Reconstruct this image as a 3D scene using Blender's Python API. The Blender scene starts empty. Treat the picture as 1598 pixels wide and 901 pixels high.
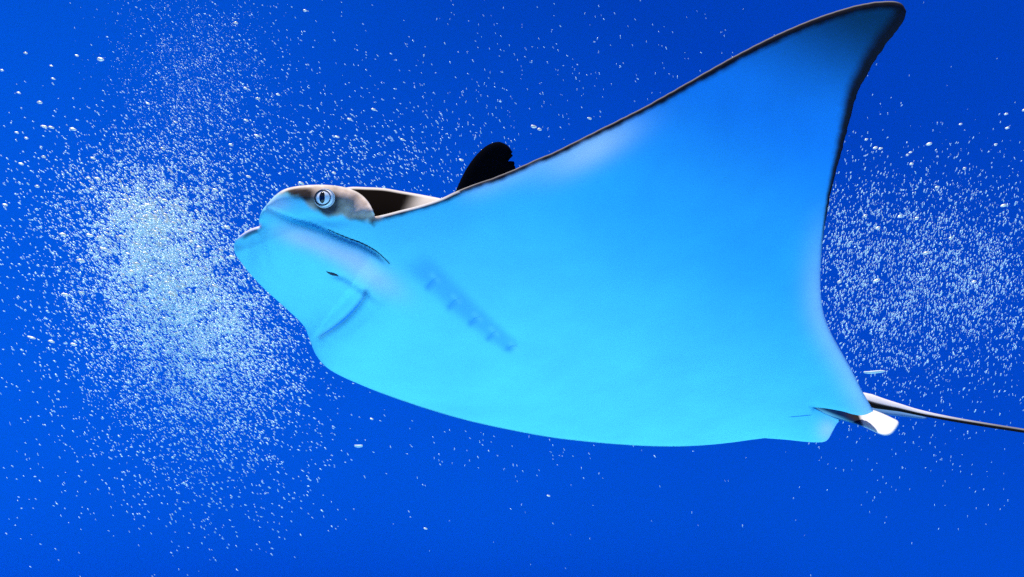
import bpy, math, random
import numpy as np
from mathutils import Vector, noise
from mathutils.geometry import delaunay_2d_cdt
from mathutils.kdtree import KDTree

random.seed(7)
RNG = np.random.default_rng(7)
SC = bpy.context.scene
COL = SC.collection

# ------------------------------------------------------------------ camera
HT = math.tan(math.radians(25.0))          # half width of the view at 1 m
cam_d = bpy.data.cameras.new('camera')
cam = bpy.data.objects.new('camera', cam_d)
COL.objects.link(cam)
cam.location = (0, 0, 0)
cam.rotation_euler = (math.radians(90), 0, 0)
cam_d.sensor_width = 36
cam_d.lens = 18 / HT
cam_d.clip_start = 0.02
cam_d.clip_end = 500
SC.camera = cam

# ------------------------------------------------------------------ daylight
SUN_TO = Vector((-0.22, 0.15, 1.0)).normalized()
el = math.asin(SUN_TO.z)
az = math.atan2(SUN_TO.x, SUN_TO.y)
w = bpy.data.worlds.new('World')
SC.world = w
w.use_nodes = True
nt = w.node_tree
bg = nt.nodes['Background']
sky = nt.nodes.new('ShaderNodeTexSky')
sky.sky_type = 'NISHITA'
sky.sun_disc = False
sky.sun_elevation = el
sky.sun_rotation = az
nt.links.new(sky.outputs[0], bg.inputs[0])
bg.inputs[1].default_value = 0.10
sun_d = bpy.data.lights.new('sun', 'SUN')
sun_d.energy = 4.6
sun_d.angle = math.radians(0.5)
sun_d.color = (1.0, 0.96, 0.9)
sun = bpy.data.objects.new('sun', sun_d)
COL.objects.link(sun)
sun.rotation_euler = (-SUN_TO).to_track_quat('-Z', 'Y').to_euler()
SC.view_settings.view_transform = 'Standard'
SC.view_settings.look = 'None'
SC.view_settings.gamma = 1
SC.view_settings.exposure = 0.0
SC.cycles.use_denoising = False
SC.cycles.max_bounces = 8
SC.cycles.diffuse_bounces = 5
SC.cycles.transparent_max_bounces = 24


# ------------------------------------------------------------------ helpers
def world(u, v, d):
    """photo pixel + distance along the view axis -> metres"""
    u = np.asarray(u, float); v = np.asarray(v, float); d = np.asarray(d, float)
    x = (u - 799.0) / 799.0 * HT * d
    z = -(v - 450.5) / 799.0 * HT * d
    return np.stack([x, d * np.ones_like(x), z], -1)


def tag(o, label=None, cat=None, group=None, kind=None):
    if label: o['label'] = label
    if cat: o['category'] = cat
    if group: o['group'] = group
    if kind: o['kind'] = kind
    return o


def link(name, me, parent=None):
    o = bpy.data.objects.new(name, me)
    COL.objects.link(o)
    if parent: o.parent = parent
    return o


def make_mesh(name, verts, faces, mat=None, cols=None, smooth=True):
    me = bpy.data.meshes.new(name)
    me.from_pydata([tuple(p) for p in np.asarray(verts).tolist()], [], [tuple(f) for f in faces])
    if cols is not None:
        a = me.color_attributes.new('pigment_light', 'FLOAT_COLOR', 'POINT')
        c = np.ones((len(verts), 4), np.float32)
        c[:, :3] = cols
        a.data.foreach_set('color', c.ravel())
    if mat: me.materials.append(mat)
    if smooth: me.polygons.foreach_set('use_smooth', [True] * len(me.polygons))
    me.update()
    return me


def spline(pts, step=3.0):
    """Catmull-Rom through pts, open, resampled at about step pixels"""
    P = np.asarray(pts, float)
    Q = np.vstack([2 * P[0] - P[1], P, 2 * P[-1] - P[-2]])
    out = []
    for i in range(1, len(Q) - 2):
        p0, p1, p2, p3 = Q[i - 1], Q[i], Q[i + 1], Q[i + 2]
        n = max(2, int(np.hypot(*(p2 - p1)) / step))
        t = np.linspace(0, 1, n, endpoint=False)[:, None]
        # centripetal-like damping: plain CR with tension .5
        out.append(0.5 * (2 * p1 + (p2 - p0) * t + (2 * p0 - 5 * p1 + 4 * p2 - p3) * t ** 2
                          + (3 * p1 - p0 - 3 * p2 + p3) * t ** 3))
    out.append(P[-1:])
    return np.vstack(out)


def seg_dist(pts, line):
    """distance, signed side, and arc parameter (0..1) of points to an open polyline"""
    pts = np.asarray(pts, float)
    line = np.asarray(line, float)
    ln = np.hypot(*(line[1:] - line[:-1]).T)
    if ln.max() > 5:
        out = []
        for a, b, l in zip(line[:-1], line[1:], ln):
            n = max(1, int(l / 3.5))
            out.append(a + (b - a) * np.linspace(0, 1, n, endpoint=False)[:, None])
        line = np.vstack(out + [line[-1:]])
    n = len(line)
    kd = KDTree(n)
    for i, p in enumerate(line.tolist()):
        kd.insert((p[0], p[1], 0), i)
    kd.balance()
    fnd = kd.find
    near = np.fromiter((fnd((p[0], p[1], 0))[1] for p in pts.tolist()), int, len(pts))
    AB = line[1:] - line[:-1]
    L2 = (AB ** 2).sum(1) + 1e-9
    cum = np.concatenate([[0], np.cumsum(np.sqrt(L2))])
    best = None
    for off in (-1, 0):
        j = np.clip(near + off, 0, n - 2)
        t = np.clip(((pts - line[j]) * AB[j]).sum(1) / L2[j], 0, 1)
        c = line[j] + t[:, None] * AB[j]
        d = np.hypot(*(pts - c).T)
        cr = np.sign(AB[j, 0] * (pts[:, 1] - line[j, 1]) - AB[j, 1] * (pts[:, 0] - line[j, 0]))
        T = (cum[j] + t * np.sqrt(L2[j])) / cum[-1]
        if best is None: best = (d, cr, T)
        else:
            m = d < best[0]
            best = tuple(np.where(m, x, y) for x, y in zip((d, cr, T), best))
    return best


def inside(pts, poly):
    x, y = pts[:, 0], pts[:, 1]
    r = np.zeros(len(pts), bool)
    x0, y0 = poly[:, 0], poly[:, 1]
    x1, y1 = np.roll(x0, -1), np.roll(y0, -1)
    for a, b, c, d in zip(x0, y0, x1, y1):
        m = (b > y) != (d > y)
        r ^= m & (x < (c - a) * (y - b) / (d - b + 1e-12) + a)
    return r


def sst(a, b, x):
    t = np.clip((x - a) / (b - a), 0, 1)
    return t * t * (3 - 2 * t)


def q(x):
    x = np.clip(x, 0, 1)
    return np.sqrt(np.clip(1 - (1 - x) ** 2, 0, 1))


def triangulate(poly, step, fine=None, insets=(2.2, 4.6, 7.5, 11, 16)):
    """points + triangles filling a pixel outline; fine = (x0,y0,x1,y1,step)"""
    nxt = np.roll(poly, -1, 0); prv = np.roll(poly, 1, 0)
    tan = nxt - prv
    tan /= np.linalg.norm(tan, axis=1)[:, None] + 1e-9
    nor = np.stack([-tan[:, 1], tan[:, 0]], 1)
    area = (poly[:, 0] * nxt[:, 1] - nxt[:, 0] * poly[:, 1]).sum()
    if area < 0: nor = -nor
    closed = np.vstack([poly, poly[:1]])
    cand = []
    for ins in insets:
        c = poly + nor * ins
        d, _, _ = seg_dist(c, closed)
        cand.append(c[inside(c, poly) & (d > ins * 0.85)])
    x0, y0 = poly.min(0); x1, y1 = poly.max(0)
    far = (insets[-1] if insets else 0) + step * .5
    gx, gy = np.meshgrid(np.arange(x0, x1, step), np.arange(y0, y1, step))
    gx[::2] += step * .5
    g = np.stack([gx.ravel(), gy.ravel()], 1)
    if fine:
        m = (g[:, 0] > fine[0]) & (g[:, 0] < fine[2]) & (g[:, 1] > fine[1]) & (g[:, 1] < fine[3])
        g = g[~m]
        fx, fy = np.meshgrid(np.arange(fine[0], fine[2], fine[4]), np.arange(fine[1], fine[3], fine[4]))
        fx[::2] += fine[4] * .5
        f = np.stack([fx.ravel(), fy.ravel()], 1)
        f = f[inside(f, poly)]
        d, _, _ = seg_dist(f, closed)
        g = g[inside(g, poly)]
        d2, _, _ = seg_dist(g, closed)
        g = np.vstack([g[d2 > far], f[d > (insets[-1] if insets else 0) + fine[4] * .5]])
    else:
        g = g[inside(g, poly)]
        d2, _, _ = seg_dist(g, closed)
        g = g[d2 > far]
    pts = np.vstack([poly] + cand + [g])
    n = len(poly)
    res = delaunay_2d_cdt([Vector(p) for p in pts.tolist()], [(i, (i + 1) % n) for i in range(n)], [], 1, 1e-4)
    V = np.array([tuple(p) for p in res[0]])
    F = np.array([tuple(f) for f in res[2]])
    a, b, c = V[F[:, 0]], V[F[:, 1]], V[F[:, 2]]
    cr = (b[:, 0] - a[:, 0]) * (c[:, 1] - a[:, 1]) - (b[:, 1] - a[:, 1]) * (c[:, 0] - a[:, 0])
    F[cr > 0] = F[cr > 0][:, ::-1]          # pixel y points down: face the viewer
    d, _, _ = seg_dist(V, closed)
    return V, F, d, closed


def pillow(poly, step, front, back, pig_f, pig_b, fine=None, insets=(2.2, 4.6, 7.5, 11, 16)):
    """closed solid: a front and a back surface that share the outline"""
    V, F, d, _ = triangulate(poly, step, fine, insets)
    edge = d < 0.02
    n = len(V)
    bi = np.full(n, -1)
    inn = np.where(~edge)[0]
    bi[inn] = n + np.arange(len(inn))
    bi[edge] = np.where(edge)[0]
    fd = front(V)
    bd = back(V)
    P = np.vstack([world(V[:, 0], V[:, 1], fd), world(V[inn, 0], V[inn, 1], bd[inn])])
    C = np.vstack([pig_f(V), pig_b(V)[inn]])
    return P, np.vstack([F, bi[F][:, ::-1]]), C


# ------------------------------------------------------------------ materials
def mat_plain(name, col, rough=.5, spec=.3, noise=None, bump=0.0):
    m = bpy.data.materials.new(name); m.use_nodes = True
    nt = m.node_tree; b = nt.nodes['Principled BSDF']
    b.inputs['Base Color'].default_value = (*col, 1)
    b.inputs['Roughness'].default_value = rough
    b.inputs['Specular IOR Level'].default_value = spec
    if noise:
        scale, col2 = noise
        tc = nt.nodes.new('ShaderNodeTexCoord')
        n = nt.nodes.new('ShaderNodeTexNoise'); n.inputs['Scale'].default_value = scale
        n.inputs['Detail'].default_value = 6
        nt.links.new(tc.outputs['Object'], n.inputs['Vector'])
        mx = nt.nodes.new('ShaderNodeMix'); mx.data_type = 'RGBA'
        mx.inputs[6].default_value = (*col, 1); mx.inputs[7].default_value = (*col2, 1)
        nt.links.new(n.outputs['Fac'], mx.inputs[0])
        nt.links.new(mx.outputs[2], b.inputs['Base Color'])
        if bump:
            bp = nt.nodes.new('ShaderNodeBump'); bp.inputs['Strength'].default_value = bump
            bp.inputs['Distance'].default_value = .02
            nt.links.new(n.outputs['Fac'], bp.inputs['Height'])
            nt.links.new(bp.outputs[0], b.inputs['Normal'])
    return m


def mat_skin():
    m = bpy.data.materials.new('ray_skin'); m.use_nodes = True
    nt = m.node_tree; b = nt.nodes['Principled BSDF']
    at = nt.nodes.new('ShaderNodeAttribute'); at.attribute_name = 'pigment_light'
    tc = nt.nodes.new('ShaderNodeTexCoord')
    n = nt.nodes.new('ShaderNodeTexNoise'); n.inputs['Scale'].default_value = 9
    n.inputs['Detail'].default_value = 7; n.inputs['Roughness'].default_value = .6
    nt.links.new(tc.outputs['Object'], n.inputs['Vector'])
    mr = nt.nodes.new('ShaderNodeMapRange')
    mr.inputs[1].default_value = .25; mr.inputs[2].default_value = .75
    mr.inputs[3].default_value = .88; mr.inputs[4].default_value = 1.07
    nt.links.new(n.outputs['Fac'], mr.inputs[0])
    mx = nt.nodes.new('ShaderNodeMix'); mx.data_type = 'RGBA'; mx.blend_type = 'MULTIPLY'
    mx.inputs[0].default_value = 1
    nt.links.new(at.outputs['Color'], mx.inputs[6])
    nt.links.new(mr.outputs[0], mx.inputs[7])
    nt.links.new(mx.outputs[2], b.inputs['Base Color'])
    n2 = nt.nodes.new('ShaderNodeTexNoise'); n2.inputs['Scale'].default_value = 420
    n2.inputs['Detail'].default_value = 3
    nt.links.new(tc.outputs['Object'], n2.inputs['Vector'])
    bp = nt.nodes.new('ShaderNodeBump'); bp.inputs['Strength'].default_value = .12
    bp.inputs['Distance'].default_value = .002
    nt.links.new(n2.outputs['Fac'], bp.inputs['Height'])
    nt.links.new(bp.outputs[0], b.inputs['Normal'])
    b.inputs['Roughness'].default_value = .5
    b.inputs['Specular IOR Level'].default_value = 0
    return m


def mat_bubble(name, clear0, clear1, tint):
    """air bubble: a bright silvery shell, more or less see-through from bubble to bubble"""
    m = bpy.data.materials.new(name); m.use_nodes = True
    nt = m.node_tree; b = nt.nodes['Principled BSDF']; out = nt.nodes['Material Output']
    b.inputs['Base Color'].default_value = (*tint, 1)
    b.inputs['Metallic'].default_value = .55
    b.inputs['Roughness'].default_value = .38
    b.inputs['Specular IOR Level'].default_value = .8
    tr = nt.nodes.new('ShaderNodeBsdfTransparent')
    tr.inputs[0].default_value = (.97, .99, 1, 1)
    g = nt.nodes.new('ShaderNodeNewGeometry')
    oi = nt.nodes.new('ShaderNodeObjectInfo')
    ad = nt.nodes.new('ShaderNodeMath'); ad.operation = 'ADD'
    nt.links.new(g.outputs['Random Per Island'], ad.inputs[0])
    nt.links.new(oi.outputs['Random'], ad.inputs[1])
    fr = nt.nodes.new('ShaderNodeMath'); fr.operation = 'FRACT'
    nt.links.new(ad.outputs[0], fr.inputs[0])
    mr = nt.nodes.new('ShaderNodeMapRange')
    mr.inputs[3].default_value = clear0; mr.inputs[4].default_value = clear1
    nt.links.new(fr.outputs[0], mr.inputs[0])
    tl = nt.nodes.new('ShaderNodeBsdfTranslucent')
    tl.inputs[0].default_value = (*tint, 1)
    ms = nt.nodes.new('ShaderNodeMixShader'); ms.inputs[0].default_value = .33
    nt.links.new(b.outputs[0], ms.inputs[1]); nt.links.new(tl.outputs[0], ms.inputs[2])
    mx = nt.nodes.new('ShaderNodeMixShader')
    nt.links.new(mr.outputs[0], mx.inputs[0])
    nt.links.new(ms.outputs[0], mx.inputs[1]); nt.links.new(tr.outputs[0], mx.inputs[2])
    nt.links.new(mx.outputs[0], out.inputs['Surface'])
    return m


def mat_water():
    """clear blue water, uneven light painted in: paler leftward, darker upward"""
    m = bpy.data.materials.new('deep_water_blue'); m.use_nodes = True
    nt = m.node_tree; b = nt.nodes['Principled BSDF']
    b.inputs['Roughness'].default_value = 1
    b.inputs['Specular IOR Level'].default_value = 0
    tc = nt.nodes.new('ShaderNodeTexCoord')
    sp = nt.nodes.new('ShaderNodeSeparateXYZ')
    nt.links.new(tc.outputs['Object'], sp.inputs[0])
    n = nt.nodes.new('ShaderNodeTexNoise'); n.inputs['Scale'].default_value = .5
    n.inputs['Detail'].default_value = 3
    nt.links.new(tc.outputs['Object'], n.inputs['Vector'])
    a = nt.nodes.new('ShaderNodeMath'); a.operation = 'MULTIPLY_ADD'
    a.inputs[1].default_value = -2.2
    nt.links.new(n.outputs['Fac'], a.inputs[0]); nt.links.new(sp.outputs['X'], a.inputs[2])
    az_ = nt.nodes.new('ShaderNodeMath'); az_.operation = 'MULTIPLY_ADD'
    az_.inputs[1].default_value = .55
    nt.links.new(sp.outputs['Z'], az_.inputs[0]); nt.links.new(a.outputs[0], az_.inputs[2])
    mr = nt.nodes.new('ShaderNodeMapRange')
    mr.inputs[1].default_value = -3.6; mr.inputs[2].default_value = 0.4
    nt.links.new(az_.outputs[0], mr.inputs[0])
    mx = nt.nodes.new('ShaderNodeMix'); mx.data_type = 'RGBA'
    mx.inputs[6].default_value = (.004, .255, .95, 1); mx.inputs[7].default_value = (.002, .125, .62, 1)
    nt.links.new(mr.outputs[0], mx.inputs[0])
    nt.links.new(mx.outputs[2], b.inputs['Base Color'])
    return m


SKIN = mat_skin()
M_WATER = mat_water()
M_FLOOR = mat_plain('pale_floor_sand', (.34, .80, .95), .9, 0.05, (3.0, (.28, .70, .88)), .3)
M_EYE = mat_plain('eye_white', (.92, .93, .93), .12, .6)
M_BLACK = mat_plain('pupil_black', (.004, .004, .006), .08, .7)
M_LID = mat_plain('iris_rim_dark', (.03, .03, .035), .3, .3)
M_LID2 = mat_plain('eyelid_skin', (.68, .66, .64), .4, .3)
M_SLIT = mat_plain('slit_shade_skin', (.055, .38, .84), .6, .05)
M_GILL = mat_plain('gill_skin', (.05, .42, .88), .7, .03)
M_DARKSLIT = mat_plain('nostril_dark', (.02, .03, .06), .5, .2)
M_DEBRIS = mat_plain('pale_debris', (.75, .85, .8), .5, .3)
M_BUB = mat_bubble('air_bubble_film', .0, .08, (1, .97, .88))
M_FIZZ = mat_bubble('fine_bubble_film', .0, .42, (.80, .97, 1))

# ------------------------------------------------------------------ setting
R, CY, ZF, ZT = 4.3, 0.6, -1.6, 1.9
nseg = 96
V, Fc = [], []
for i in range(nseg):
    a = 2 * math.pi * i / nseg
    for z in (ZF - .05, -.9, -.3, .3, .9, ZT):
        V.append((R * math.cos(a), CY + R * math.sin(a), z))
for i in range(nseg):
    j = (i + 1) % nseg
    for k in range(5):
        Fc.append((j * 6 + k, i * 6 + k, i * 6 + k + 1, j * 6 + k + 1))
tag(link('water', make_mesh('water', V, Fc, M_WATER)), 'deep blue open water all around the ray', None, None, 'structure')
V = [(0, CY, ZF)]; Fc = []
rr = [1.0, 2.0, 3.0, R + .2]
for r in rr:
    for i in range(nseg):
        a = 2 * math.pi * i / nseg
        V.append((r * math.cos(a), CY + r * math.sin(a), ZF + .03 * math.sin(5 * a + r) * (r < R)))
for i in range(nseg):
    j = (i + 1) % nseg
    Fc.append((0, 1 + i, 1 + j))
    for k in range(len(rr) - 1):
        Fc.append((1 + k * nseg + i, 1 + (k + 1) * nseg + i, 1 + (k + 1) * nseg + j, 1 + k * nseg + j))
tag(link('ground', make_mesh('ground', V, Fc, M_FLOOR)), 'pale sandy bottom below the ray', None, None, 'structure')

# ------------------------------------------------------------------ the ray: outline in photo pixels
HEAD_TOP = [(405, 353), (404, 343), (408, 331), (415, 321), (426.5, 308), (440, 297.5), (456.5, 292), (483, 289),
            (513, 289), (540, 293), (560, 301.5), (573, 313), (581, 326.5), (585.6, 338)]
LEAD = [(585.6, 338), (602, 334.5), (623, 329), (656, 320.5), (688, 310), (709.5, 300), (739.5, 288), (773, 276.6),
        (806, 263), (839, 248), (866, 237), (920, 210), (960, 190), (1000, 170), (1038, 149), (1094, 117), (1151, 85),
        (1207.5, 56.6), (1264, 32), (1321, 13), (1358, 4.5), (1392, 2.2), (1407.5, 6.5), (1414.5, 18)]
TRAIL = [(1414.5, 18), (1410, 33), (1396, 53), (1381, 73.6), (1364, 98), (1351, 121), (1339.5, 141.5), (1332, 164),
         (1323.5, 198), (1312.5, 240), (1301, 282), (1291.5, 328), (1284.5, 373), (1280.5, 421), (1281, 460),
         (1286, 492), (1297, 520), (1313, 549), (1327.6, 575), (1342, 604), (1355, 627), (1363, 642)]
NOTCH = [(1363, 642), (1352, 647), (1342, 648.5), (1330, 646.5), (1314, 642), (1288, 637.5), (1268, 636)]
NOTCH2 = [(1268, 636), (1291, 647), (1312, 656)]
LOBE = [(1312, 656), (1306, 661.5), (1299, 674), (1293.5, 684), (1285, 690), (1261, 690), (1226.6, 686.5), (1193, 684)]
BELLY = [(1193, 684), (1169, 687), (1140, 691), (1100, 695), (1055, 697), (1000, 696), (930, 691), (860, 683), (789, 670),
         (723, 655), (660, 636.5), (606, 618), (566, 602), (530, 586), (508, 572), (492, 552), (482.5, 528), (473, 507.5),
         (446.5, 481.6), (413, 451.6), (390, 427), (375, 408), (366.6, 395), (365, 383)]
FARLOBE = [(365, 383), (368, 375), (376.6, 366.5), (390, 358), (405, 353)]

parts = [spline(p, 3.0) for p in (HEAD_TOP, LEAD, TRAIL, NOTCH, NOTCH2, LOBE, BELLY, FARLOBE)]
# the trailing margin is slightly ragged
tr = parts[2]
jit = np.convolve(RNG.normal(0, 1.6, len(tr)), [.25, .5, .25], 'same') * np.clip(1 - tr[:, 1] / 430, 0, 1)
jit[:8] = 0; jit[-3:] = 0
tr[:, 0] += jit
le = parts[1]
lj = np.convolve(RNG.normal(0, .35, len(le)), [.2, .3, .3, .2], 'same') * (np.linspace(0, 1, len(le)) > .2)
lj[-8:] = 0
le[:, 1] += lj
OUT = np.vstack([p[:-1] for p in parts])
L_HEAD, L_LEAD, L_TRAIL = parts[0], parts[1], parts[2]
L_SHARP = np.vstack([parts[1], parts[2][1:], parts[3][1:]])
L_NOTCH2 = parts[4]
L_LOBE = parts[5]
L_BELLY = parts[6]
L_FARLOBE = parts[7]

CREASE = spline([(406, 322), (415, 324), (426, 327), (440, 333), (461.6, 341), (488, 349), (506, 356), (523.7, 364), (543, 372), (561, 378.6), (579, 387.5), (591, 395.5), (603.7, 408), (611.7, 418)], 3)
NOSTRIL = spline([(509, 424), (516, 427), (527, 430), (540, 435), (556, 446), (570, 455), (586, 467), (603, 480)], 3)
MOUTH = spline([(571, 455), (566, 466), (558, 477), (540, 496), (521, 511), (500, 525)], 3)
JAW = spline([(500, 525), (514, 534), (533, 548), (556, 562), (585, 575)], 3)
LOBE_GAP = spline([(405, 350), (406, 372), (412, 395), (424, 425)], 3)
VENT = spline([(1180, 653), (1205, 653), (1235, 651), (1268, 648)], 3)
GILLS = [((667, 448), (683, 433)), ((701, 479), (716, 466)), ((734, 504.5), (749, 494)), ((762, 528.5), (775, 517)), ((793, 544), (806, 540))]
GILL_BAND = spline([(630, 380), (655, 408), (690, 442), (722, 474), (755, 503), (785, 528), (808, 546)], 3)


def base_depth(P):
    u, v = P[:, 0], P[:, 1]
    L = .20 + .22 * sst(450, 950, u)
    wv = np.clip((640 - v) / 640, -.1, 1)
    return 1.62 + .30 * (u - 900) / 975 - L * (1 - (1 - wv) ** 2)


def belly(P):
    """distance of the near (under) surface of the ray"""
    P = np.asarray(P, float).reshape(-1, 2)
    u, v = P[:, 0], P[:, 1]
    d = base_depth(P)
    dr, _, _ = seg_dist(P, L_BELLY)
    ds, _, _ = seg_dist(P, L_SHARP)
    dh, _, th = seg_dist(P, L_HEAD)
    dl, _, _ = seg_dist(P, L_LOBE)
    df, _, _ = seg_dist(P, L_FARLOBE)
    hw = np.maximum(np.maximum(sst(575, 640, u), sst(.80, .98, th)), .8 * (1 - sst(.0, .55, th)))
    d = d - .105 * q(dr / 190) * (1 - .25 * sst(900, 1300, u)) - .008 * q(ds / 11) - .045 * (1 - (1 - q(dh / 60)) * (1 - hw)) - .012 * q(dl / 22) - .010 * q(df / 16)
    # head: the lobe under the crease is overhung by the lip, then swells forward
    dc, sc, tc = seg_dist(P, CREASE)
    s = dc * sc
    wgt = sst(.08, .50, tc) * (1 - sst(.80, 1.0, tc))
    sp_ = np.clip(s, 0, None)
    d = d - .014 * wgt * q((sp_ - 5) / 55) * np.exp(-(sp_ / 105) ** 2) * (s > 0)
    d = d + .0055 * sst(-.05, .25, tc) * (1 - sst(.82, 1, tc)) * sst(-1.2, 1.5, s) * np.exp(-((s - 2) / 5.) ** 2)
    d = d + .0022 * np.exp(-(s / 2.2) ** 2) * (1 - sst(.9, 1, tc))
    # brow over the eye and the eye socket
    d = d - .010 * np.exp(-((u - 512) / 46) ** 2 - ((v - 303) / 20) ** 2)
    d = d + .006 * np.exp(-((u - 500) / 40) ** 2 - ((v - 345) / 9) ** 2)
    # gap between the two lobes of the snout
    dg, _, tg = seg_dist(P, LOBE_GAP)
    d = d + .007 * np.exp(-(dg / 7) ** 2) * (1 - sst(.35, 1, tg))
    far = sst(412, 385, u) * (1 - sst(380, 450, v))
    d = d + .014 * far
    # nostril groove, mouth, jaw
    dn, sn, tn = seg_dist(P, NOSTRIL)
    d = d + .0045 * np.exp(-(dn / 4.5) ** 2) * (1 - sst(.55, 1, tn)) * sst(0, .2, tn)
    d = d - .004 * np.exp(-((dn * sn - 9) / 8) ** 2) * (1 - sst(.6, 1, tn)) * sst(0, .25, tn) * .6
    dm, sm, tm = seg_dist(P, MOUTH)
    d = d + .0075 * np.exp(-(dm / 5.0) ** 2) * (1 - .5 * sst(.5, 1, tm))
    dj, _, tj = seg_dist(P, JAW)
    d = d + .0013 * np.exp(-(dj / 3.0) ** 2) * (1 - tj)
    # gill row: a shallow trough with slits cut across it, each behind a raised flap
    db, sb, tb = seg_dist(P, GILL_BAND)
    sgn = db * sb
    ends = sst(0, .2, tb) * (1 - sst(.93, 1, tb))
    hwid = 24 - 12 * tb
    d = d + .0055 * np.exp(-(np.abs(sgn) / hwid) ** 3) * ends
    for a, b in GILLS:
        ln = spline([a, ((a[0] + b[0]) / 2 - 1.5, (a[1] + b[1]) / 2 - 1.5), b], 4)
        dd, ss, tt = seg_dist(P, ln)
        d = d + .0010 * np.exp(-(dd / 5.5) ** 2) * (1 - .6 * tt)
    dv, _, tv = seg_dist(P, VENT)
    d = d + .002 * np.exp(-(dv / 2.5) ** 2)
    # fold in front of the pelvic fin
    dp, sp, _ = seg_dist(P, L_NOTCH2)
    d = d + .006 * np.exp(-(dp / 8) ** 2)
    return d


def back_depth(P):
    u, v = P[:, 0], P[:, 1]
    d, _, _ = seg_dist(P, np.vstack([OUT, OUT[:1]]))
    vm = 440 + (u - 500) * .22
    T = .014 + .10 * np.exp(-((v - vm) / 140) ** 2) + .06 * (1 - sst(480, 640, u))
    return belly(P) + T * q(d / 60) + .001


WHITE = np.array([.19, .80, .90])
PINK = np.array([.80, .74, .84])
BROWN = np.array([.055, .040, .034])
CREAM = np.array([.60, .47, .38])
HEAD_BROWN = np.array([(428, 306), (434, 300), (440, 294), (456, 288), (483, 284), (513, 284), (545, 288), (565, 298), (578, 310), (592, 338),
                       (598, 342), (582, 347.5), (564.6, 345.7), (547, 341), (534, 337), (515, 337), (502.4, 335), (495, 330), (483, 321), (472, 313), (461.6, 306.6), (448, 302)], float)


def mixc(c, col, f):
    return c + (np.asarray(col) - c) * np.asarray(f)[:, None]


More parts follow.
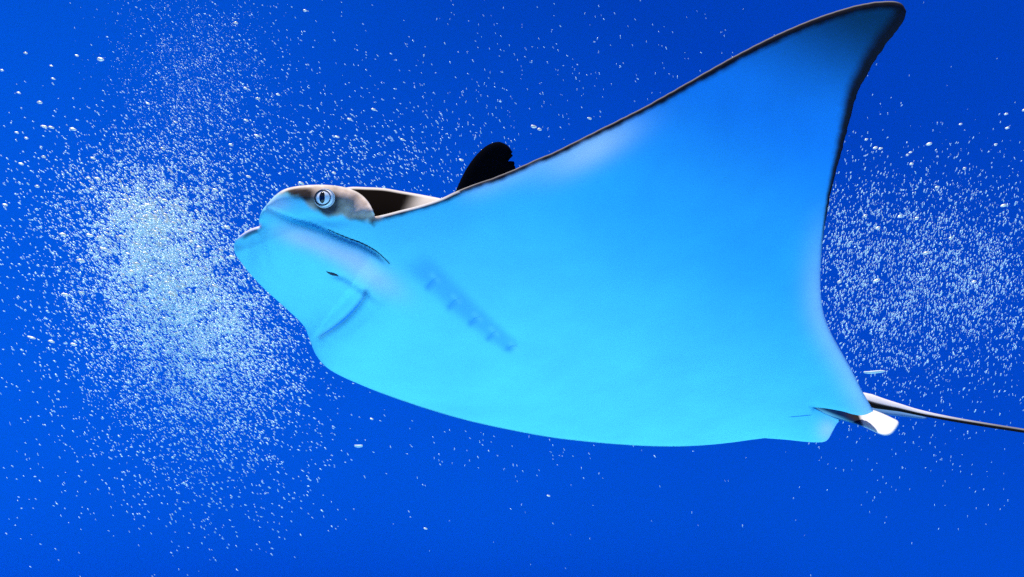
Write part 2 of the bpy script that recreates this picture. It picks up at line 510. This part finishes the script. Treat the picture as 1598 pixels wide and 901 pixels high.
def pig_light_front(P):
    u, v = P[:, 0], P[:, 1]
    c = np.tile(WHITE, (len(P), 1))
    # light fading up the wing painted in, then the dusky wing tip
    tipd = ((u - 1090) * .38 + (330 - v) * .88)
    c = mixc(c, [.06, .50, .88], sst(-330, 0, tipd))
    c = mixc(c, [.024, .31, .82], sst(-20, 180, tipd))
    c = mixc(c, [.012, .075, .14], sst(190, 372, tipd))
    # pale pinkish bloom on the shoulder of the wing, snout and trailing edge
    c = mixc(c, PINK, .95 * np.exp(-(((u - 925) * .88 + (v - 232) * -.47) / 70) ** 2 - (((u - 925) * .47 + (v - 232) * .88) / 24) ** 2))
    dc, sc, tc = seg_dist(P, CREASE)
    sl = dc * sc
    c = mixc(c, PINK, .8 * np.exp(-((sl - 27) / 15) ** 2) * sst(.05, .35, tc) * sst(3, 14, sl) * (1 - sst(.72, .98, tc)))  # sunlit band on the lobe under the crease, painted pink
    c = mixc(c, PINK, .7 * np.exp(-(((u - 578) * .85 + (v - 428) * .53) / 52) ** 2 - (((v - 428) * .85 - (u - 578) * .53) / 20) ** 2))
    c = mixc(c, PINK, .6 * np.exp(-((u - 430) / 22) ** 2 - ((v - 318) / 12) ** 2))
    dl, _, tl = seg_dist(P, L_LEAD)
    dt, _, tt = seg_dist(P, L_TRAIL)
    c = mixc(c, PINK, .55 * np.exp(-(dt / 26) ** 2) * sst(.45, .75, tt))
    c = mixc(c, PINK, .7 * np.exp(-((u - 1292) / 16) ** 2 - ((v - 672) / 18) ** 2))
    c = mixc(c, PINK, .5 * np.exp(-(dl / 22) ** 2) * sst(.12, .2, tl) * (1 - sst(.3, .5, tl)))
    # dark margin of the wing, its pale outer rim painted as sunlit
    c_rim = mixc(np.tile([.30, .28, .28], (len(P), 1)), [.85, .78, .72], 1 - sst(.1, .2, tl))
    wl = 3.2 + 4.2 * sst(.3, .8, tl) + .7 * np.sin(tl * 61) + .6 * np.sin(tl * 143 + 1) + .4 * np.sin(tl * 310)
    f = 1 - sst(wl, wl + 7, dl)
    c = mixc(c, [.016, .015, .020], f * sst(0, .02, tl))
    c = mixc(c, c_rim, (1 - sst(.7 + 1.5 * (tl < .15), 1.9 + 1.5 * (tl < .15), dl)) * .85)
    wt = 15 * (1 - sst(.05, .62, tt)) + 1
    f = (1 - sst(wt * .6, wt * 1.7 + 2, dt)) * (1 - sst(.50, .66, tt))
    c = mixc(c, [.020, .018, .026], f)
    # brown back of the head
    ins = inside(P, HEAD_BROWN)
    dh, _, _ = seg_dist(P, np.vstack([HEAD_BROWN, HEAD_BROWN[:1]]))
    sd = np.where(ins, dh, -dh)
    sd = sd + 1.3 * np.sin(u * .17 + v * .1) + .6 * np.sin(u * .41 - v * .3)
    hb = sst(-5, 4, sd)
    dH, _, tH = seg_dist(P, L_HEAD)
    tone = np.tile(CREAM, (len(P), 1))
    tone = mixc(tone, [.045, .034, .030], np.clip(1.3 * np.exp(-((u - 466) / 25) ** 4 - ((v - 304) / 11) ** 4), 0, 1) * sst(2, 5, dH))
    tone = mixc(tone, [.045, .045, .055], np.clip(1.3 * np.exp(-(((u - 511) / 22) ** 2 + ((v - 318) / 23) ** 2) ** 1.6), 0, 1) * sst(5, 11, dH))
    tone = mixc(tone, [.36, .27, .21], .8 * np.exp(-((u - 545) / 14) ** 2 - ((v - 318) / 9) ** 2))
    tone = mixc(tone, [.06, .045, .04], 1.0 * np.exp(-((u - 572) / 30) ** 4 - ((v - 345 + (u - 560) * -.1) / 6.5) ** 2))
    tone = mixc(tone, [.80, .70, .62], 1 - sst(1.2, 3.6, dH))  # sunlit rim along the crown painted in
    mot = np.zeros(len(P))
    for i in np.where(hb > 0)[0]:
        mot[i] = noise.fractal(Vector((u[i] / 11, v[i] / 8, 5.0)), 1.0, 2.0, 4)
    tone = tone * np.clip(1 + .38 * mot, .5, 1.4)[:, None]
    c = np.where(hb[:, None] > 0, mixc(c, 0, hb) + tone * hb[:, None], c)
    # dark upper skin of the far snout lobe
    dlf, _, tlf = seg_dist(P, parts[7])
    c = mixc(c, [.06, .08, .12], (1 - sst(6, 10, dlf)) * sst(3, 5, dlf) * sst(.25, .5, tlf) * (1 - sst(.85, 1, tlf)))
    c = mixc(c, PINK, (1 - sst(2, 5, dlf)) * sst(.1, .4, tlf))
    # shade in gill slits and mouth line, and flap highlights, painted into the pigment
    db, sb, tb = seg_dist(P, GILL_BAND)
    c = mixc(c, [.09, .44, .86], .60 * np.exp(-(db / (22 - 11 * tb)) ** 3) * sst(.02, .22, tb) * (1 - sst(.93, 1, tb)))
    for a, b in GILLS:
        dd, _, t_ = seg_dist(P, spline([a, b], 4))
        c = mixc(c, [.05, .32, .80], .5 * np.exp(-(dd / 5) ** 2) * (1 - .7 * t_))
        dd, _, t_ = seg_dist(P, spline([(b[0] - 9, b[1] - 4), (b[0] + 1, b[1] + 5)], 4))
        c = mixc(c, [.30, .86, .90], .3 * np.exp(-(dd / 4) ** 2))
    dm, sm, tm = seg_dist(P, MOUTH)
    c = mixc(c, [.16, .42, .62], .7 * np.exp(-(dm / 4.5) ** 2))
    return np.clip(c, 0, 1)


def pig_back(P):
    u, v = P[:, 0], P[:, 1]
    f = 1 - sst(0, 60, v - (470 + (u - 500) * .25))
    return mixc(np.tile(WHITE, (len(P), 1)), BROWN, f)


chunks = []
chunks.append(pillow(OUT, 6.0, belly, back_depth, pig_light_front, pig_back, fine=(380, 285, 840, 600, 3.0)))

# the back of the ray, seen over the root of the near wing
HUMP = np.vstack([spline([(500, 330), (520, 302), (543, 292.5), (573, 292.5), (600, 294), (626, 298.5), (660, 304.5), (690, 310.5), (740, 322), (800, 345)], 4)[:-1],
                  spline([(800, 345), (820, 400), (760, 440), (640, 430), (540, 400), (500, 330)], 8)[:-1]])
L_HUMP = HUMP


def hump_front(P):
    d, _, _ = seg_dist(P, np.vstack([HUMP, HUMP[:1]]))
    return 1.43 + .25 * (P[:, 0] - 640) / 975 - .10 * q(d / 75)


def hump_back(P):
    d, _, _ = seg_dist(P, np.vstack([HUMP, HUMP[:1]]))
    return 1.43 + .25 * (P[:, 0] - 640) / 975 + .10 * q(d / 75)


def hump_pig(P):
    u, v = P[:, 0], P[:, 1]
    d, _, _ = seg_dist(P, np.vstack([HUMP, HUMP[:1]]))
    c = np.tile(BROWN * .12, (len(P), 1))
    c = mixc(c, [.66, .58, .52], sst(636, 672, u + (v - 300) * .5))
    c = mixc(c, [.78, .70, .64], (1 - sst(1.5, 4.5, d)))
    return c


chunks.append(pillow(HUMP, 6.0, hump_front, hump_back, hump_pig, hump_pig))

# the far wing, raised on the other side of the body
FAR = np.vstack([spline([(640, 345), (690, 318), (709.5, 300), (716, 286.5), (726, 266.6), (739.5, 246.6), (756, 230), (769.5, 223), (781, 221.8), (793, 228), (797.5, 234)], 3)[:-1],
                 np.array([(797.5, 234), (800, 237.5), (797.8, 240), (800.6, 243.5), (797, 246.8), (793, 251.8), (801.5, 251.8), (803.5, 255), (802.4, 258)]),
                 spline([(804, 260), (804.5, 263), (812, 300), (850, 400), (950, 520), (1120, 615)], 4)[:-1],
                 spline([(1120, 615), (1000, 640), (820, 610), (690, 530), (620, 430), (640, 345)], 8)[:-1]])


def far_front(P):
    v = P[:, 1]
    d, _, _ = seg_dist(P, np.vstack([FAR, FAR[:1]]))
    return 1.70 + .30 * q(np.clip((600 - v) / 400, 0, 1)) - .008 * q(d / 14)


def far_back(P):
    d, _, _ = seg_dist(P, np.vstack([FAR, FAR[:1]]))
    return far_front(P) + .03 * q(d / 60) + .001


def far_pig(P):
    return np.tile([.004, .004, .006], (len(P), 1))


chunks.append(pillow(FAR, 8.0, far_front, far_back, far_pig, lambda P: np.tile(WHITE, (len(P), 1))))

Vs, Fs, Cs = [], [], []
n0 = 0
for P, F, C in chunks:
    Vs.append(P); Fs.append(F + n0); Cs.append(C); n0 += len(P)

ray = bpy.data.objects.new('cownose_ray', None)
COL.objects.link(ray)
tag(ray, 'cownose ray gliding left through blue water, pale belly and raised wing turned toward us', 'ray')
ray.location = world(930, 560, 1.6).tolist()
RAY_INV = Vector(ray.location)


def part(name, verts, faces, mat, cols=None, parent=ray, smooth=True):
    """a part, in the ray's own space"""
    off = np.array(RAY_INV)
    me = make_mesh(name, np.asarray(verts) - off, faces, mat, cols, smooth)
    o = link(name, me, parent)
    return o


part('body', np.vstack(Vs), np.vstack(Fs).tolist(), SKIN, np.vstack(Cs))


# ------------------------------------------------------------------ tail and pelvic fins
def tube(path, rads, cols_fn, n=16, squash=1.0):
    P = np.asarray(path, float)
    V, C, F = [], [], []
    for i in range(len(P)):
        t = P[min(i + 1, len(P) - 1)] - P[max(i - 1, 0)]
        t /= np.linalg.norm(t)
        side = np.cross(t, [0, 0, 1.0]); side /= np.linalg.norm(side)
        up = np.cross(side, t)
        for k in range(n):
            a = 2 * math.pi * k / n
            if squash == 1:
                V.append(P[i] + side * math.cos(a) * rads[i] + up * math.sin(a) * rads[i])
                C.append(cols_fn(i / (len(P) - 1), math.sin(a)))
            else:                     # flattened, its upper face canted to this side
                e1, e2 = (up - side) * .7071, (up + side) * .7071
                V.append(P[i] + (e1 * math.cos(a) * 1.25 + e2 * math.sin(a) * squash) * rads[i])
                C.append(cols_fn(i / (len(P) - 1), (1.25 * math.cos(a) + squash * math.sin(a)) * .73))
    for i in range(len(P) - 1):
        for k in range(n):
            j = (k + 1) % n
            F.append((i * n + k, i * n + j, (i + 1) * n + j, (i + 1) * n + k))
    V.append(P[0]); C.append(C[0]); V.append(P[-1]); C.append(C[-2])
    for k in range(n):
        F.append((len(V) - 2, (k + 1) % n, k))
        F.append((len(V) - 1, (len(P) - 1) * n + k, (len(P) - 1) * n + (k + 1) % n))
    return np.array(V), F, np.array(C)


tl = spline([(1318, 617), (1345, 621.5), (1363, 626.5), (1383, 631.5), (1403, 636), (1430, 643), (1460, 649.5), (1500, 657), (1545, 664.5), (1600, 673), (1680, 686), (1800, 705), (1950, 735)], 6)
tt = np.linspace(0, 1, len(tl))
xs = tl[:, 0]
td = 1.72 + .00035 * (xs - 1340)
pr = np.interp(xs, [1318, 1345, 1363, 1383, 1403, 1430, 1460, 1500, 1600, 1950], [8, 9.5, 11, 8.6, 6.6, 5.0, 4.1, 3.7, 3.3, 1.1])
TP = world(tl[:, 0], tl[:, 1], td)
mpp = HT / 799 * td


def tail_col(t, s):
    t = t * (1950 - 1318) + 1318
    top = np.array([.92, .86, .80]) * (1 - .68 * float(sst(1410, 1560, np.array(t))))  # sunlit top over a dark underside, painted into the tail colour
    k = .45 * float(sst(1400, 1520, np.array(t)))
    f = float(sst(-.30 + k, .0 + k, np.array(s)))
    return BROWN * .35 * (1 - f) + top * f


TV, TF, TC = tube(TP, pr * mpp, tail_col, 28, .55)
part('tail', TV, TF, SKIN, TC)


def fin(name, outline, dfun, th, col_f, col_b, parent=ray):
    def fr(P):
        d, _, _ = seg_dist(P, np.vstack([outline, outline[:1]]))
        return dfun(P) - th * q(d / 9)

    def bk(P):
        d, _, _ = seg_dist(P, np.vstack([outline, outline[:1]]))
        return dfun(P) + th * q(d / 9) + .0003
    P, F, C = pillow(outline, 4.0, fr, bk, col_f, col_b, insets=(2, 4, 7))
    return part(name, P, F.tolist(), SKIN, C, parent)


NEARFIN = spline([(1258, 628), (1300, 630), (1335, 634), (1358, 639), (1366, 641), (1379, 646), (1394, 653), (1401, 656.7), (1402.8, 662), (1395, 674), (1387.5, 679.3), (1377, 679.5), (1363, 673.5), (1349, 667), (1331, 661), (1312, 655.5), (1288, 647), (1258, 628)], 3)[:-1]


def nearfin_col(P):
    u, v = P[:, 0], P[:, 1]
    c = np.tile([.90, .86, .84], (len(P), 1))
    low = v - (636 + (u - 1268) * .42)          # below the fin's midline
    base = mixc(np.tile([.10, .50, .90], (len(P), 1)), [.002, .016, .075], 1 - sst(-6, 3, low))  # wing's shadow over the fin base painted dark
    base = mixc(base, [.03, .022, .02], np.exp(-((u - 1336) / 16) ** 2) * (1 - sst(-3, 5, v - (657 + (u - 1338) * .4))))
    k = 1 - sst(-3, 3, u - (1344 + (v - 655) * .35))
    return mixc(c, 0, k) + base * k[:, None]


FD = float(belly([(1312, 632)])[0]) + .085
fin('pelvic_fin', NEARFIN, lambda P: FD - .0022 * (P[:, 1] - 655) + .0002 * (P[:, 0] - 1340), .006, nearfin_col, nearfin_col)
FARFIN = spline([(1350, 636), (1375, 638), (1405, 643), (1432, 648.5), (1448, 652.5), (1440, 654), (1415, 651), (1385, 648), (1360, 643), (1350, 636)], 3)[:-1]
fin('pelvic_fin', FARFIN, lambda P: 1.86 - .001 * (P[:, 1] - 655), .004,
    lambda P: np.tile([.10, .22, .42], (len(P), 1)), lambda P: np.tile([.10, .22, .42], (len(P), 1)))


# ------------------------------------------------------------------ slits on the under surface, strips tinted as the shade in them
def strip(name, line, half, mat, proud=.0009, parent=ray):
    """a slender lip following the skin: two flanks sunk in the skin, one ridge"""
    line = np.asarray(line, float)
    t = np.gradient(line, axis=0)
    t /= np.linalg.norm(t, axis=1)[:, None]
    nrm = np.stack([-t[:, 1], t[:, 0]], 1)
    s = np.linspace(0, 1, len(line))
    wd = (half * np.sin(np.pi * np.clip(s, .02, .98)) ** .7)[:, None]
    a, b = line - nrm * wd, line + nrm * wd
    da, dm, db = belly(a), belly(line), belly(b)
    V = np.vstack([world(a[:, 0], a[:, 1], da + .0004), world(line[:, 0], line[:, 1], dm - proud),
                   world(b[:, 0], b[:, 1], db + .0004), world(line[:, 0], line[:, 1], dm + .004)])
    n = len(line); F = []
    for i in range(n - 1):
        for r0, r1 in ((0, 1), (1, 2), (2, 3), (3, 0)):
            F.append((r0 * n + i, r1 * n + i, r1 * n + i + 1, r0 * n + i + 1))
    return part(name, V, F, mat, None, parent)


for a, b in GILLS:
    m = ((a[0] + b[0]) / 2 - 1.5, (a[1] + b[1]) / 2 - 1.5)
    strip('gill_slit', spline([a, m, b], 3), 1.6, M_GILL, .0002)
strip('mouth', MOUTH, 2.2, M_SLIT)
strip('nostril', spline([(509.5, 424.2), (516, 427), (523, 429), (529, 431.5)], 1.5), 3.0, M_DARKSLIT)
strip('vent', VENT, 1.4, M_SLIT)
strip('lip_crease', CREASE[int(len(CREASE) * .50):int(len(CREASE) * .98)], 1.25, M_DARKSLIT, .0022)

# ------------------------------------------------------------------ eye
EC = np.array([[507.5, 310.0]])
ed = float(belly(EC)[0])
epx = HT / 799 * ed
ec = world(EC[0, 0], EC[0, 1], ed)


def ellipsoid(c, r, axis_x, axis_z, axis_y, n=24, m=14):
    V, F = [], []
    for i in range(m + 1):
        th = math.pi * i / m
        for k in range(n):
            ph = 2 * math.pi * k / n
            x, z, y = r[0] * math.sin(th) * math.cos(ph), r[1] * math.sin(th) * math.sin(ph), r[2] * math.cos(th)
            V.append(c + axis_x * x + axis_z * z + axis_y * y)
    for i in range(m):
        for k in range(n):
            j = (k + 1) % n
            F.append((i * n + k, (i + 1) * n + k, (i + 1) * n + j, i * n + j))
    return np.array(V), F


ay = np.array([-.16, -1, .06]); ay /= np.linalg.norm(ay)       # the way the eye looks
ax = np.cross([0, 0, 1.0], -ay); ax /= np.linalg.norm(ax)
azv = np.cross(-ay, ax); azv = -azv if azv[2] < 0 else azv
V, F = ellipsoid(ec, (15.5 * epx, 14.2 * epx, .009), ax, azv, -ay)
eye = part('eye', V, F, M_EYE)


def ring(name, c, r0x, r0z, rad, mat, tx=.0, parent=eye, n=40, m=8):
    V, F = [], []
    for i in range(n):
        a = 2 * math.pi * i / n
        o = ax * math.cos(a) * r0x + azv * math.sin(a) * r0z
        dn = o / np.linalg.norm(o)
        for k in range(m):
            b = 2 * math.pi * k / m
            V.append(c + o + dn * math.cos(b) * rad + ay * math.sin(b) * rad)
    for i in range(n):
        for k in range(m):
            F.append((i * m + k, ((i + 1) % n) * m + k, ((i + 1) % n) * m + (k + 1) % m, i * m + (k + 1) % m))
    return part(name, np.array(V), F, mat, None, parent)


ring('iris_rim', ec + ay * .0056 + ax * 1.6 * epx, 12.3 * epx, 11.6 * epx, 1.25 * epx, M_LID)
ring('eyelid', ec + ay * .002, 16.0 * epx, 14.6 * epx, 1.0 * epx, M_LID2)
V, F = ellipsoid(ec + ay * .0075 + ax * 0.8 * epx, (4.9 * epx, 9.0 * epx, .0030), ax, azv, -ay)
part('pupil', V, F, M_BLACK, None, eye)

# ------------------------------------------------------------------ bubbles
def ico(sub):
    import bmesh
    bm = bmesh.new()
    bmesh.ops.create_icosphere(bm, subdivisions=sub, radius=1.0)
    bm.verts.ensure_lookup_table()
    V = np.array([v.co[:] for v in bm.verts]); F = np.array([[v.index for v in f.verts] for f in bm.faces])
    bm.free()
    return V, F


def px_dir(u, v):
    """lean of a flattened bubble about the view axis, by where it drifts"""
    if u > 1150: return math.radians(RNG.normal(68, 16))
    if u > 650: return math.radians(RNG.normal(-60, 25))
    return math.radians(RNG.normal(-36, 13))


# plumes: centre x,y, spread x,y, count, size lo/hi (photo px at the plume's mean distance)
PLUMES = [
    (222, 340, 42, 36, 560, 2.8, 6.0), (232, 350, 26, 26, 240, 3.0, 6.4), (266, 430, 40, 46, 420, 3.0, 6.2), (250, 420, 48, 50, 900, 2.6, 5.0), (320, 520, 50, 45, 800, 2.6, 5.0),
    (300, 120, 60, 75, 2300, .45, 1.1), (240, 380, 60, 70, 2400, .5, 1.2), (325, 530, 70, 60, 1600, .5, 1.2), (1450, 430, 95, 80, 1500, .45, 1.2),
    (1330, 430, 30, 80, 350, 2.0, 4.6), (1450, 440, 90, 70, 650, 2.0, 4.6),
    (235, 385, 70, 70, 2600, .9, 2.2), (310, 505, 90, 75, 3600, .9, 2.2), (300, 600, 80, 70, 1000, .8, 1.9), (300, 130, 60, 70, 500, .8, 1.8), (1470, 440, 100, 80, 1200, .8, 1.8),
    (235, 375, 70, 65, 1500, 2.2, 4.6), (300, 495, 85, 70, 2100, 2.2, 4.6), (265, 440, 95, 100, 1900, 2.0, 4.4),
    (380, 590, 55, 60, 500, 2.0, 4.4), (320, 640, 85, 75, 800, 1.8, 4.2), (150, 330, 120, 80, 520, 1.8, 4.2),
    (250, 300, 140, 55, 420, 1.8, 4.0), (420, 260, 130, 45, 450, 1.6, 3.8), (330, 110, 75, 65, 420, 1.5, 3.4),
    (260, 240, 70, 50, 380, 1.6, 3.6), (120, 500, 110, 130, 330, 1.6, 3.8), (370, 740, 90, 70, 300, 1.6, 3.6),
    (160, 720, 110, 90, 170, 1.5, 3.6), (610, 250, 90, 40, 330, 1.5, 3.8), (640, 170, 140, 60, 170, 1.4, 3.2),
    (900, 110, 170, 60, 90, 1.3, 2.8), (780, 700, 110, 25, 50, 1.4, 3.0),
    (1340, 420, 50, 95, 650, 1.8, 4.2), (1450, 430, 90, 80, 1200, 1.8, 4.2), (1560, 430, 70, 80, 800, 1.8, 4.2),
    (1420, 540, 70, 50, 330, 1.5, 3.8), (1440, 280, 110, 45, 110, 1.5, 3.6), (1450, 700, 110, 60, 110, 1.3, 3.0),
    (800, 470, 520, 300, 420, 1.0, 2.6), (700, 130, 330, 90, 200, 1.0, 2.2),
]
spec = []
for (cx, cy, sx, sy, n, lo, hi) in PLUMES:
    n = int(n * 1.9)
    u = RNG.normal(cx, sx, n); v = RNG.normal(cy, sy, n)
    for a, b in zip(u, v):
        # bubbles bunch together in wisps
        f = noise.fractal(Vector((a / 34, b / 26, 3.0)), 1.0, 2.0, 3)
        if RNG.random() > max(.34, .66 + .55 * f): continue
        dep = RNG.uniform(2.08, 2.7)
        ln = (.92 if a < 1150 else .82) * (lo + (hi - lo) * RNG.beta(1.3, 2.6))
        spec.append((a, b, dep, ln, ln * RNG.uniform(.24, .38)))
spec = [s for s in spec if -60 < s[0] < 1660 and -40 < s[1] < 940]
# the clearest single bubbles
BIG = [(157, 93, 7, 4.5), (40, 83, 4, 2.4), (120, 87, 3.8, 2.4), (83, 123, 4, 2.4), (80, 103, 3.4, 2.2), (29, 145, 4.2, 2.4), (3, 110, 4, 2.4),
       (62, 160, 5.5, 3.4), (69, 198, 6, 3.6), (80, 199, 5.5, 3.2), (114, 202, 6.6, 3.8), (26, 207, 4.2, 2.6), (41, 216, 4.2, 2.6), (68, 245, 4.5, 2.8),
       (33, 256, 5, 3), (145, 247, 5, 3), (138, 278, 4.6, 3), (152, 279, 6.5, 3.4), (143, 296, 4.6, 3), (58, 291, 4.8, 3), (231, 162, 4, 2.6),
       (384, 188, 4.6, 3), (401, 212, 5.6, 3), (360, 226, 4.4, 2.8), (383, 138, 4, 2.6), (402, 154, 4.2, 2.6), (434, 148, 4, 2.4), (274, 191, 4, 2.4),
       (231, 320, 7, 4.2), (257, 313, 6.6, 3.6), (336, 297, 6, 3.4), (323, 297, 4.5, 3), (388, 276, 4.6, 3), (470, 286, 5.5, 3.6), (354, 355, 6, 4),
       (98, 366, 7, 4.2), (140, 368, 8, 4), (126, 407, 9, 4), (162, 389, 7, 4.2), (190, 369, 6.5, 3.6), (236, 432, 6.5, 4), (205, 424, 6, 4), (362, 402, 6.4, 4.2),
       (325, 434, 6, 4), (102, 460, 7, 3.6), (127, 457, 5.4, 3.4), (49, 527, 8, 3.2), (80, 533, 6.5, 3), (115, 538, 7, 3.2), (213, 412, 6, 4), (8, 320, 5, 3),
       (583, 171, 4.6, 3), (526, 214, 4.6, 2.8), (545, 186, 4, 2.6), (833, 198, 6, 3.6), (842, 202, 4.4, 3), (920, 185, 4.2, 2.8), (628, 218, 4.2, 2.8),
       (720, 250, 4.4, 3), (521, 270, 4, 3), (476, 17, 4, 2.6), (368, 36, 4.4, 3),
       (1366, 231, 4.6, 3.4), (1374, 232, 4, 3), (1450, 225, 5.4, 4), (1422, 256, 4, 3.2), (1352, 218, 3.6, 2.4), (1416, 242, 3.4, 2.4), (1421, 238, 3.4, 2.4),
       (1570, 178, 3.8, 3), (1572, 200, 3.8, 3), (1598, 172, 4, 3), (1554, 226, 3.8, 2.6), (1505, 263, 3.8, 2.8), (1499, 194, 3.4, 2.4), (1462, 292, 4, 3),
       (1566, 321, 5.4, 4), (1404, 338, 4.8, 3.8), (1431, 341, 4.6, 3.4), (1350, 337, 5, 3), (1370, 356, 4.8, 3.8), (1445, 395, 6, 4.4), (1368, 438, 6.4, 4.6),
       (1520, 440, 4.6, 3.4), (1484, 372, 4.4, 3.2), (1310, 440, 4.6, 3.2), (856, 774, 3.2, 2.4), (664, 825, 3.4, 2.4), (580, 654, 3.2, 2.4)]
order = sorted(range(len(spec)), key=lambda i: -spec[i][3])
hid = inside(np.array(spec)[:, :2], OUT)
vis = [i for i in order if not hid[i] and 0 <= spec[i][0] < 1598 and 0 <= spec[i][1] < 901]
chosen = vis[:300 - len(BIG)]
cset = set(chosen)
singles = [(u, v, 2.06 + .3 * ((k * 37) % 100) / 100, a * .86, b * .58) for k, (u, v, a, b) in enumerate(BIG)] + [spec[i] for i in chosen]
rest = [spec[i] for i in range(len(spec)) if i not in cset]

# fine bubbles: one object
IV, IF = ico(1)
N = len(rest)
arr = np.array(rest)
ctr = world(arr[:, 0], arr[:, 1], arr[:, 2])
mp = HT / 799 * arr[:, 2]
ang = np.array([px_dir(a, b) for a, b in arr[:, :2]])
yaw = RNG.normal(0, .25, N)
S = np.stack([arr[:, 3] * mp, arr[:, 4] * mp * RNG.uniform(.8, 1.3, N), arr[:, 4] * mp], 1)
X = IV[None] * S[:, None, :]
cy_, sy_ = np.cos(yaw)[:, None], np.sin(yaw)[:, None]
X = np.stack([X[..., 0] * cy_ - X[..., 1] * sy_, X[..., 0] * sy_ + X[..., 1] * cy_, X[..., 2]], -1)
ca, sa = np.cos(ang)[:, None], np.sin(ang)[:, None]
X = np.stack([X[..., 0] * ca - X[..., 2] * sa, X[..., 1], X[..., 0] * sa + X[..., 2] * ca], -1)
X = X + ctr[:, None, :]
faces = (IF[None] + (np.arange(N) * len(IV))[:, None, None]).reshape(-1, 3)
me = bpy.data.meshes.new('fine_bubbles')
me.vertices.add(N * len(IV)); me.vertices.foreach_set('co', X.reshape(-1).astype(np.float32))
me.loops.add(faces.size); me.loops.foreach_set('vertex_index', faces.reshape(-1).astype(np.int32))
me.polygons.add(len(faces)); me.polygons.foreach_set('loop_start', (np.arange(len(faces)) * 3).astype(np.int32))
me.polygons.foreach_set('use_smooth', [True] * len(faces))
me.update(calc_edges=True); me.validate()
me.materials.append(M_FIZZ)
tag(link('fine_bubbles', me), 'clouds of fine white bubbles ahead of the head and behind the wing', None, None, 'stuff')

# single bubbles: a few shapes shared by all
shapes = []
BV, BF = ico(3)
for k in range(6):
    ph = RNG.uniform(0, 6.28, 6)
    wob = 1 + .10 * np.sin(2.3 * BV[:, 0] + ph[0]) * np.sin(2.1 * BV[:, 1] + ph[1]) + .08 * np.sin(3.1 * BV[:, 2] + ph[2] + BV[:, 0])
    vv = BV * wob[:, None]
    vv[:, 2] -= .16 * BV[:, 0] ** 2 * (1 if k % 2 else -1)
    shapes.append(make_mesh('air_bubble', vv, BF.tolist(), M_BUB))
for k, (u, v, dep, a, b) in enumerate(singles):
    o = link('air_bubble', shapes[k % 6])
    o.location = world(u, v, dep).tolist()
    m_ = HT / 799 * dep
    o.scale = (a * m_, b * m_, b * m_)
    o.rotation_euler = (0, -px_dir(u, v) if k >= len(BIG) else math.radians(14 if u < 1150 else -20), 0)
    if u > 1150:
        place = 'in the drift behind the raised wing' if v > 300 else 'in the thin scatter right of the wing tip'
    elif u > 520 or (v < 260 and u > 330):
        place = 'in the thin scatter above the head' if v < 300 else 'adrift in clear water below the belly'
    elif v < 210:
        place = 'in the sparse upper left water' if u < 180 else 'in the faint plume rising at upper left'
    elif v > 600:
        place = 'in the ragged lower fringe of the cloud below the snout'
    elif u < 140:
        place = 'on the thin left edge of the cloud'
    elif u > 330:
        place = 'in the thick of the cloud close to the snout'
    elif v > 450:
        place = 'in the broad lower half of the dense cloud'
    elif (u - 235) ** 2 / 75 ** 2 + (v - 375) ** 2 / 75 ** 2 < 1:
        place = 'in the brightest upper core of the cloud'
    else:
        place = 'round the edge of the cloud above and left of its bright core'
    tag(o, 'bright air bubble ' + place, 'bubble', 'larger bubbles ' + place)

# ------------------------------------------------------------------ drifting bits
def bit(name, pts, rad, dep, label):
    L = spline(pts, 2)
    m_ = HT / 799 * dep
    n = len(L)
    r = np.array([rad * m_ * (.25 + .75 * math.sin(math.pi * (i + .5) / n) ** .5) for i in range(n)])
    V, F, C = tube(world(L[:, 0], L[:, 1], np.full(n, dep)), r, lambda t, s: np.array([.7, .8, .8]), 8)
    c = V.mean(0)
    o = link(name, make_mesh(name, V - c, F, M_DEBRIS))
    o.location = c.tolist()
    tag(o, label, 'debris')


bit('drifting_strand', [(1348, 581), (1357, 581.5), (1368, 580.5), (1381, 579.5)], 2.3, 2.05, 'thin pale straight strand drifting just above the root of the tail')
bit('drifting_flake', [(553, 695.5), (558, 696.5), (566, 696)], 2.2, 2.05, 'small pale flake adrift in clear water below the belly')
